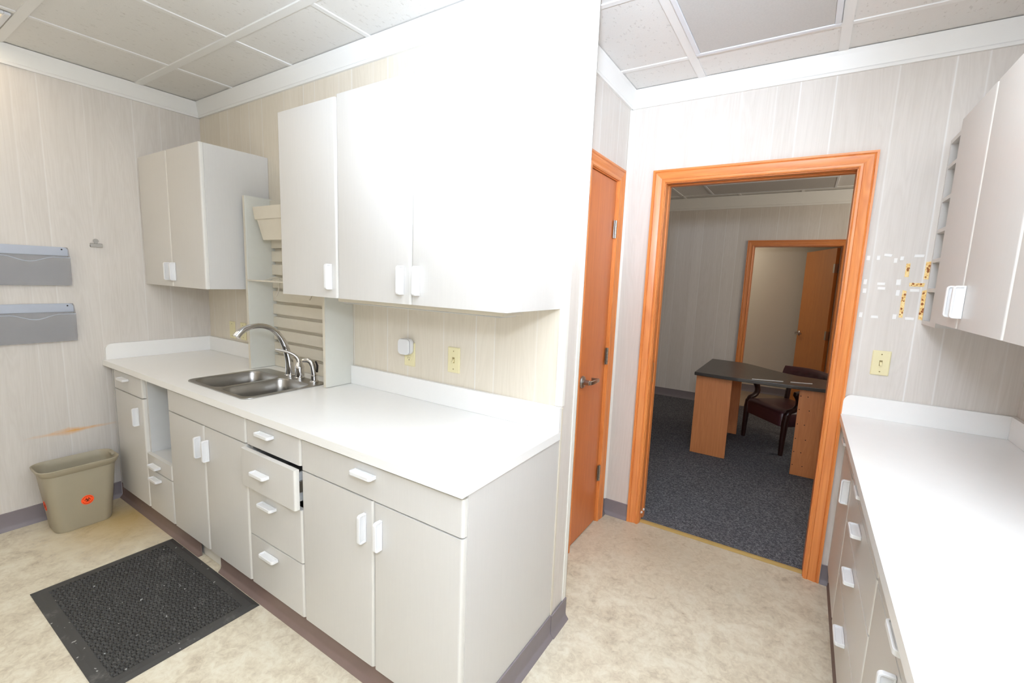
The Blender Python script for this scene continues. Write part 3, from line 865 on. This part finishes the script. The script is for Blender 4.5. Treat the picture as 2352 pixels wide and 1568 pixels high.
# ------------------------------------------------------------------ waste bin
BX, BY = .196, -.822
r = thing('waste_bin', 'taupe plastic wastebasket with orange stickers on the floor by the left wall', 'wastebasket', (BX, BY, .001))
def rl(hx, hy, z, rad, n=8, notch=0.0):
    pts = rr(-hx, hx, -hy, hy, rad, n)
    return [(x, y, z - (notch if (y > hy - .004 and abs(x) < .03) else 0)) for x, y in pts]
lo = [rl(.082, .122, 0, .05), rl(.085, .127, .012, .05), rl(.098, .158, .335, .055), rl(.103, .163, .338, .058), rl(.112, .174, .364, .06), rl(.113, .175, .372, .06), rl(.108, .170, .374, .058),
      rl(.099, .160, .360, .055), rl(.096, .155, .335, .052), rl(.083, .123, .02, .046)]
MB().loft(lo, True, True).build('body', M['taupe'], r, smooth=True, angle=40)
MB().box(-.022, .022, .150, .170, .360, .3765).build('hand_notch', M['taupe'], r, bevel=.004)
def sticker(fn):
    n = 28
    s = MB().prism([(.0275 * math.cos(2 * PI * k / n), .0275 * math.sin(2 * PI * k / n)) for k in range(n)], 0, .0006, fn).build('sticker', M['sticker'], r)
    mb = MB()
    def ring(cx, cy, ro, ri, a0, a1, m=14):
        P = []
        for k in range(m + 1):
            a = a0 + (a1 - a0) * k / m; P.append((cx + ro * math.cos(a), cy + ro * math.sin(a)))
        for k in range(m, -1, -1):
            a = a0 + (a1 - a0) * k / m; P.append((cx + ri * math.cos(a), cy + ri * math.sin(a)))
        for k in range(m):
            q = [P[k], P[k + 1], P[2 * m - k], P[2 * m + 1 - k]]
            mb.prism(q, .0007, .0010, fn)
    for k in range(3):                       # warning trefoil of open crescents
        a = PI / 2 + k * 2 * PI / 3
        ring(.0068 * math.cos(a), .0068 * math.sin(a), .0078, .0050, a + .55, a + 2 * PI - .55)
    ring(0, 0, .0062, .0046, 0, 2 * PI, 20)
    ring(0, 0, .0225, .0210, .35, PI - .35, 20); ring(0, 0, .0225, .0210, PI + .35, 2 * PI - .35, 20)
    mb.build('print', M['black'], s)
sl = (.098 - .085) / .323
def front(p, q, t):      # wide face looking into the room (+x)
    z = .158 + q
    return (.085 + sl * (z - .012) + .0012 + t, .012 + p, z)
sticker(front)
sl2 = (.158 - .127) / .323
def endf(p, q, t):       # left end (-y)
    z = .155 + q
    return (.0 + p, -(.127 + sl2 * (z - .012)) - .0012 - t, z)
sticker(endf)

# ------------------------------------------------------------------ rubber mat
mx0, mx1, my0, my1 = .800, 1.685, -1.150, -.597
def mat_mesh():
    nx, ny = 46, 30
    mb = MB(); b = .05
    mb.prism([(0, 0), (.012, .009), (mx1 - mx0 - .012, .009), (mx1 - mx0, 0)], 0.0, my1 - my0, lambda p, q, t: (p, t, q + .0008)) if False else None
    X0, X1, Y0, Y1 = 0, mx1 - mx0, 0, my1 - my0
    z = .0085
    lo = [[(X0, Y0, .0008), (X1, Y0, .0008), (X1, Y1, .0008), (X0, Y1, .0008)], [(X0, Y0, .003), (X1, Y0, .003), (X1, Y1, .003), (X0, Y1, .003)],
          [(X0 + .02, Y0 + .02, z), (X1 - .02, Y0 + .02, z), (X1 - .02, Y1 - .02, z), (X0 + .02, Y1 - .02, z)],
          [(X0 + b, Y0 + b, z), (X1 - b, Y0 + b, z), (X1 - b, Y1 - b, z), (X0 + b, Y1 - b, z)],
          [(X0 + b, Y0 + b, z - .005), (X1 - b, Y0 + b, z - .005), (X1 - b, Y1 - b, z - .005), (X0 + b, Y1 - b, z - .005)]]
    mb.loft(lo, True, True)
    dx = (X1 - X0 - 2 * b) / nx; dy = (Y1 - Y0 - 2 * b) / ny
    for i in range(nx):
        for j in range(ny):
            cx = X0 + b + (i + .5) * dx; cy = Y0 + b + (j + .5 + (.25 if i % 2 else -.25) * .6) * dy
            h1 = z + .0015; zb = z - .0052
            a, c = dx * .36, dy * .34
            v = [(cx - a * 1.1, cy - c * 1.1, zb), (cx + a * 1.1, cy - c * 1.1, zb), (cx + a * 1.1, cy + c * 1.1, zb), (cx - a * 1.1, cy + c * 1.1, zb),
                 (cx - a * .8, cy - c * .8, h1), (cx + a * .8, cy - c * .8, h1), (cx + a * .8, cy + c * .8, h1), (cx - a * .8, cy + c * .8, h1)]
            mb.add(v, [(4, 5, 6, 7), (0, 1, 5, 4), (1, 2, 6, 5), (2, 3, 7, 6), (3, 0, 4, 7)])
    return mb
o = mat_mesh().build('floor_mat', M['rubber'])
o.location = (mx0, my0, 0)
tag(o, 'worn black rubber anti-fatigue mat with studded centre, on the floor before the sink', 'mat')

# ------------------------------------------------------------------ ceiling lights
def troffer(label, x0, x1, y0, y1, lit, zc=H, name='ceiling_light'):
    r = thing(name, label, 'ceiling light', ((x0 + x1) / 2, (y0 + y1) / 2, zc - .012))
    hx, hy = (x1 - x0) / 2, (y1 - y0) / 2; f = .022
    mb = MB()
    for a0, a1, b0, b1 in ((-hx, hx, -hy, -hy + f), (-hx, hx, hy - f, hy), (-hx, -hx + f, -hy + f, hy - f), (hx - f, hx, -hy + f, hy - f)):
        mb.box(a0, a1, b0, b1, 0, .012)
    mb.build('frame', M['alu'], r, bevel=.003)
    MB().box(-hx + f + .001, hx - f - .001, -hy + f + .001, hy - f - .001, .004, .009).build('diffuser', M['diff_on' if lit else 'diff_off'], r)
    return r
troffer('square-edged ceiling light over the recess by the doorway, unlit grey panel', 3.04, 3.603, -.30, .842, False)
troffer('warm lit ceiling light in the far left ceiling corner', .03, .474, -2.10, -.952, True)
troffer('unlit ceiling light in the office seen through the doorway', 2.535, 3.755, 3.866, 4.444, False)

# ------------------------------------------------------------------ tape and glue remains on the doorway wall
def scrap(name, label, cat, x, z, w, h, mat, group=None, spots=0, tilt=0.0):
    base = Vector((x, YD - .0006, z))
    n = 7
    rng = random.Random(int(x * 1e4) + int(z * 1e3))
    pts = []
    for sx, sz in ((-1, -1), (1, -1), (1, 1), (-1, 1)):
        pts.append((sx * w / 2 * rng.uniform(.9, 1.05) , sz * h / 2 * rng.uniform(.92, 1.04)))
    ct, st_ = math.cos(tilt), math.sin(tilt)
    pts = [(a * ct - b * st_, a * st_ + b * ct) for a, b in pts]
    o = MB().prism(pts, 0, -.0012, lambda p, q, t: (p, t, q)).build(name, mat)
    o.location = base
    tag(o, label, cat, group)
    for k in range(spots):
        u = rng.uniform(-.42, .42); v = rng.uniform(-.3, .3)
        px, pz = (v * w, u * h) if h > w else (u * w, v * h)
        rr_ = rng.uniform(.002, .0048)
        m = 9
        P = [(px + rr_ * rng.uniform(.7, 1.2) * math.cos(2 * PI * i / m), pz + rr_ * rng.uniform(.8, 1.6) * math.sin(2 * PI * i / m)) for i in range(m)]
        MB().prism(P, -.0013, -.0019 - .00002 * k, lambda p, q, t: (p, t, q)).build('residue_spot', M['brown_rust'], o)
    return o
top = ['first', 'second', 'third', 'fourth', 'fifth', 'sixth']
TG = 'tape scraps on the doorway wall'
row1 = [(3.826, 1.656, .013, .021, 0), (3.863, 1.657, .012, .020, 0), (3.896, 1.669, .029, .012, -.12), (3.926, 1.646, .012, .022, 0), (3.948, 1.655, .013, .018, 0), (4.006, 1.667, .034, .012, 0)]
for i, (x, z, w, h, a) in enumerate(row1):
    scrap('tape_scrap', f'white tape scrap on the doorway wall, {top[i]} from the casing in the topmost row', 'tape', x, z, w, h, M['tape'], TG, 0, a)
row2 = [(3.827, 1.546, .013, .024, 0), (3.886, 1.539, .029, .012, 0), (3.948, 1.548, .016, .026, 0)]
for i, (x, z, w, h, a) in enumerate(row2):
    scrap('tape_scrap', f'white tape scrap on the doorway wall, {top[i]} from the casing in the second row down', 'tape', x, z, w, h, M['tape'], TG, 0, a)
row3 = [(3.829, 1.504, .014, .022, 0), (3.890, 1.518, .028, .012, 0), (3.951, 1.500, .013, .026, 0), (4.008, 1.514, .032, .013, 0)]
for i, (x, z, w, h, a) in enumerate(row3):
    scrap('tape_scrap', f'white tape scrap on the doorway wall, {top[i]} from the casing in the third row down', 'tape', x, z, w, h, M['tape'], TG, 0, a)
row4 = [(3.828, 1.391, .013, .024, 0), (3.880, 1.385, .028, .012, 0), (3.952, 1.391, .014, .022, 0), (4.006, 1.386, .032, .012, 0)]
for i, (x, z, w, h, a) in enumerate(row4):
    scrap('tape_scrap', f'white tape scrap on the doorway wall, {top[i]} from the casing in the lowest row', 'tape', x, z, w, h, M['tape'], TG, 0, a)
def m_glue():
    t = NT('yellowed_adhesive'); p, s = t.pos()
    n = t.noise(p, 120, 3, .7)
    return t.base(t.ramp(n, [(.38, srgb(248, 226, 170)), (.55, srgb(240, 206, 134)), (.68, srgb(206, 150, 84))]), .6, .3)
M['glue'] = m_glue()
YG = 'yellowed adhesive strips on the doorway wall'
for x, z, w, h, sp, lb in ((3.973, 1.603, .014, .062, 4, 'yellowed adhesive strip, upper left upright one of the group by the pigeonholes'),
                           (4.040, 1.603, .016, .082, 6, 'yellowed adhesive strip, upper right upright one touching the pigeonholes'),
                           (4.012, 1.539, .054, .016, 4, 'yellowed adhesive strip, the only one lying flat'),
                           (3.974, 1.449, .015, .126, 9, 'yellowed adhesive strip, lower left long upright one above the switch side'),
                           (4.043, 1.449, .016, .134, 9, 'yellowed adhesive strip, lower right long upright one nearest the pigeonholes')):
    scrap('adhesive_strip', lb, 'adhesive strip', x, z, w, h, M['glue'], YG, sp)

# ------------------------------------------------------------------ office furniture
FZ0 = .0045
r = thing('desk', 'cherry desk with a charcoal curved top, standing on the office carpet', 'desk', (2.86, 2.60, FZ0))
L = Vector((2.86, 2.60, FZ0))
def off2(mb): return mb.map(lambda x, y, z: (x - L.x, y - L.y, z - L.z))
back = [(2.855, 3.50), (3.10, 3.48)] 
curve = bez((3.13, 3.47, 0), (3.28, 3.42, 0), (3.36, 3.22, 0), (3.62, 3.07, 0), 10)
pts = [(2.852, 2.59), (3.20, 2.56), (3.50, 2.565), (3.80, 2.59), (4.25, 2.59), (4.25, 3.02), (3.90, 3.02)] + [(p.x, p.y) for p in reversed(curve)] + [(2.852, 3.50)]
off2(MB().prism(pts, .722, .750, lambda p, q, t: (p, q, t))).build('desk_top', M['desktop'], r, bevel=.004)
off2(MB().box(2.862, 3.150, 2.655, 2.675, FZ0 + .001, .721)).build('leg_panel', M['desk_wood'], r, bevel=.001)
off2(MB().box(2.862, 3.150, 3.46, 3.48, FZ0 + .001, .721)).build('leg_panel', M['desk_wood'], r, bevel=.001)
off2(MB().box(2.862, 2.880, 2.676, 3.459, FZ0 + .001, .721)).build('side_panel', M['desk_wood'], r, bevel=.001)
off2(MB().box(3.640, 4.20, 2.645, 2.665, FZ0 + .001, .721)).build('leg_panel', M['desk_wood'], r, bevel=.001)
off2(MB().box(4.18, 4.20, 2.666, 3.0, FZ0 + .001, .721)).build('side_panel', M['desk_wood'], r, bevel=.001)
mb = MB()
for k, z in enumerate((.09, .20, .31, .43, .55, .66)):
    for xx in (3.652, 3.70 if k % 2 else 3.72):
        mb.prism([(xx + .004 * math.cos(PI / 4 * i), z + .004 * math.sin(PI / 4 * i)) for i in range(8)], 2.6446, 2.6438, lambda p, q, t: (p, t, q))
off2(mb).build('screw_holes', M['dark'], r)
off2(MB().box(3.30, 3.52, 2.597, 2.611, .7503, .7535).map(lambda x, y, z: (x, y + (x - 3.30) * .35, z))).build('painted_highlight', M['white_plastic'], r)  # white strips standing in for bright highlights on the desk top
off2(MB().box(3.57, 3.72, 2.597, 2.611, .7503, .7535).map(lambda x, y, z: (x, y + (x - 3.30) * .35, z))).build('painted_highlight', M['white_plastic'], r)

# guest chair on the far side of the desk
r = thing('guest_chair', 'burgundy tufted armchair with dark wooden legs, behind the office desk', 'chair', (3.555, 3.425, FZ0), -math.radians(49))
for sx in (-1, 1):
    x = sx * .262
    # front leg runs up into the arm post
    MB().tube([(x, -.225, .0), (x, -.222, .15), (x, -.215, .36), (x, -.205, .44)], [.019, .023, .028, .029], 10).build('leg', M['mahogany'], r, smooth=True)
    MB().tube([(x * .96, .235, .0), (x * .96, .22, .18), (x * .96, .205, .40), (x * .96, .215, .55), (x * .97, .250, .74)], [.016, .019, .024, .024, .020], 10).build('leg', M['mahogany'], r, smooth=True)
    MB().tube([(x, -.205, .43)] + bez((x, -.19, .47), (x * 1.03, -.08, .50), (x * 1.06, -.10, .60), (x * 1.06, -.15, .655), 8) + bez((x * 1.06, -.15, .668), (x * 1.06, -.02, .690), (x * 1.03, .12, .675), (x * .98, .225, .66), 8), [.028] + [.027] * 9 + [.027] * 9, 10).build('arm', M['mahogany'], r, smooth=True)
seat = [[(a, b, z) for a, b in rr(-hx, hx, y0, y1, .05, 5)] for hx, y0, y1, z in ((.235, -.225, .20, .295), (.25, -.245, .215, .305), (.252, -.25, .215, .43), (.24, -.235, .205, .462), (.18, -.17, .15, .476))]
MB().loft(seat).build('seat', M['burgundy'], r, smooth=True, angle=60)
# padded, gently curved back with tufting
nx, nz = 24, 12
bmv = []; fs = []
def backpt(u, v, s):
    x = (u - .5) * .60; curve = .09 * (2 * u - 1) ** 2
    rnd = min(1.0, 4.5 * min(u, 1 - u) + .25) * min(1.0, 4 * min(v, 1 - v) + .3)
    tuft = 0
    for i in range(5):
        for j in range(2):
            tu = .14 + .18 * i + (.09 if j else 0); tv = .34 + .36 * j
            d2 = ((u - tu) / .035) ** 2 + ((v - tv) / .09) ** 2
            tuft = max(tuft, math.exp(-d2))
    th = .034 * rnd * (1 - .55 * tuft * (s < 0))
    z = .605 + v * .235 + .015 * math.sin(PI * u)
    return (x, .232 + .05 * v - curve + s * th, z)
for s in (-1, 1):
    b = len(bmv)
    bmv += [backpt(i / nx, j / nz, s) for j in range(nz + 1) for i in range(nx + 1)]
    for j in range(nz):
        for i in range(nx):
            q = b + j * (nx + 1) + i
            fs.append((q, q + 1, q + nx + 2, q + nx + 1))
N = (nx + 1) * (nz + 1)
ring = [i for i in range(nx + 1)] + [j * (nx + 1) + nx for j in range(1, nz + 1)] + [nz * (nx + 1) + i for i in range(nx - 1, -1, -1)] + [j * (nx + 1) for j in range(nz - 1, 0, -1)]
for i in range(len(ring)):
    a, c = ring[i], ring[(i + 1) % len(ring)]
    fs.append((a, c, c + N, a + N))
MB().add(bmv, fs).build('backrest', M['burgundy'], r, smooth=True, angle=80)
r.scale = (1, 1, .86)

# ------------------------------------------------------------------ camera
cam = bpy.data.cameras.new('camera'); co = bpy.data.objects.new('camera', cam); link(co)
yaw, pitch, roll, fpx = .5678, -.138, .0386, 1041.93
cy, sy, cp, sp = math.cos(yaw), math.sin(yaw), math.cos(pitch), math.sin(pitch)
f = Vector((-sy * cp, cy * cp, sp)); rt = Vector((cy, sy, 0)); up = rt.cross(f)
c, s = math.cos(roll), math.sin(roll)
R, U = rt * c + up * s, up * c - rt * s
mw = Matrix(((R.x, U.x, -f.x, 3.5984), (R.y, U.y, -f.y, -1.5723), (R.z, U.z, -f.z, 1.498), (0, 0, 0, 1)))
co.matrix_world = mw
cam.sensor_width = 36; cam.sensor_fit = 'HORIZONTAL'; cam.lens = fpx * 36 / 2352
cam.clip_start = .02
scene.camera = co

# ------------------------------------------------------------------ light
def light(name, typ, loc, energy, col=(1, 1, 1), rot=(0, 0, 0), **kw):
    l = bpy.data.lights.new(name, typ); l.energy = energy; l.color = col
    for k, v in kw.items(): setattr(l, k, v)
    o = bpy.data.objects.new(name, l); link(o); o.location = loc; o.rotation_euler = rot
    return o
# photographer's flash head with a dome diffuser, just above the camera
FLASH = (.83, .955, 1.15)
light('flash', 'POINT', (3.66, -1.62, 1.86), 50, FLASH, shadow_soft_size=.09)
# the same flash thrown up at the ceiling, which bounces it back into the room
def aim(o, target):
    o.rotation_euler = (Vector(target) - o.location).to_track_quat('-Z', 'Y').to_euler()
aim(light('flash_upward', 'SPOT', (3.55, -1.60, 1.90), 222, FLASH, shadow_soft_size=.08, spot_size=math.radians(75), spot_blend=.9), (2.80, -.30, 2.45))
aim(light('flash_bounce', 'SPOT', (3.7, -1.75, 1.9), 660, FLASH, shadow_soft_size=.08, spot_size=math.radians(125), spot_blend=.7), (3.75, -1.6, H))
# two added ceiling fills, then warm tubes of the lit left-corner fixture
light('fill_right', 'AREA', (3.66, -.30, H - .02), 11.0, (.94, .97, 1.02), (0, 0, 0), shape='RECTANGLE', size=.6, size_y=1.2)  # fill added to brighten the right side, no fixture there
light('fill_sink', 'AREA', (1.44, -1.45, H - .02), 2.5, (1, .93, .82), (0, 0, 0), shape='RECTANGLE', size=.55, size_y=1.0, spread=math.radians(125))  # fill added for the left counter, no fixture there
light('fixture_tubes', 'AREA', (.25, -1.52, H - .02), 4.5, (1, .86, .66), (0, 0, 0), shape='RECTANGLE', size=.4, size_y=1.1)
# weak fills added in the office and the room behind, no source in view
light('office_fill', 'AREA', (5.3, 3.2, 2.0), 27, (1, .89, .74), (0, math.radians(90), 0), shape='RECTANGLE', size=1.2, size_y=1.6)
light('hall_fill', 'AREA', (2.4, 5.25, 2.4), 9, (1, .93, .82), (0, 0, 0), shape='SQUARE', size=.6)

wd = bpy.data.worlds.new('world'); scene.world = wd; wd.use_nodes = True
wd.node_tree.nodes['Background'].inputs[0].default_value = (.9, .95, 1, 1)
wd.node_tree.nodes['Background'].inputs[1].default_value = .3

vs = scene.view_settings
vs.view_transform = 'Standard'; vs.look = 'None'; vs.gamma = 1.0; vs.exposure = 0.0; vs.use_curve_mapping = False
scene.cycles.use_denoising = True
scene.cycles.max_bounces = 8; scene.cycles.diffuse_bounces = 5; scene.cycles.sample_clamp_indirect = 6.0
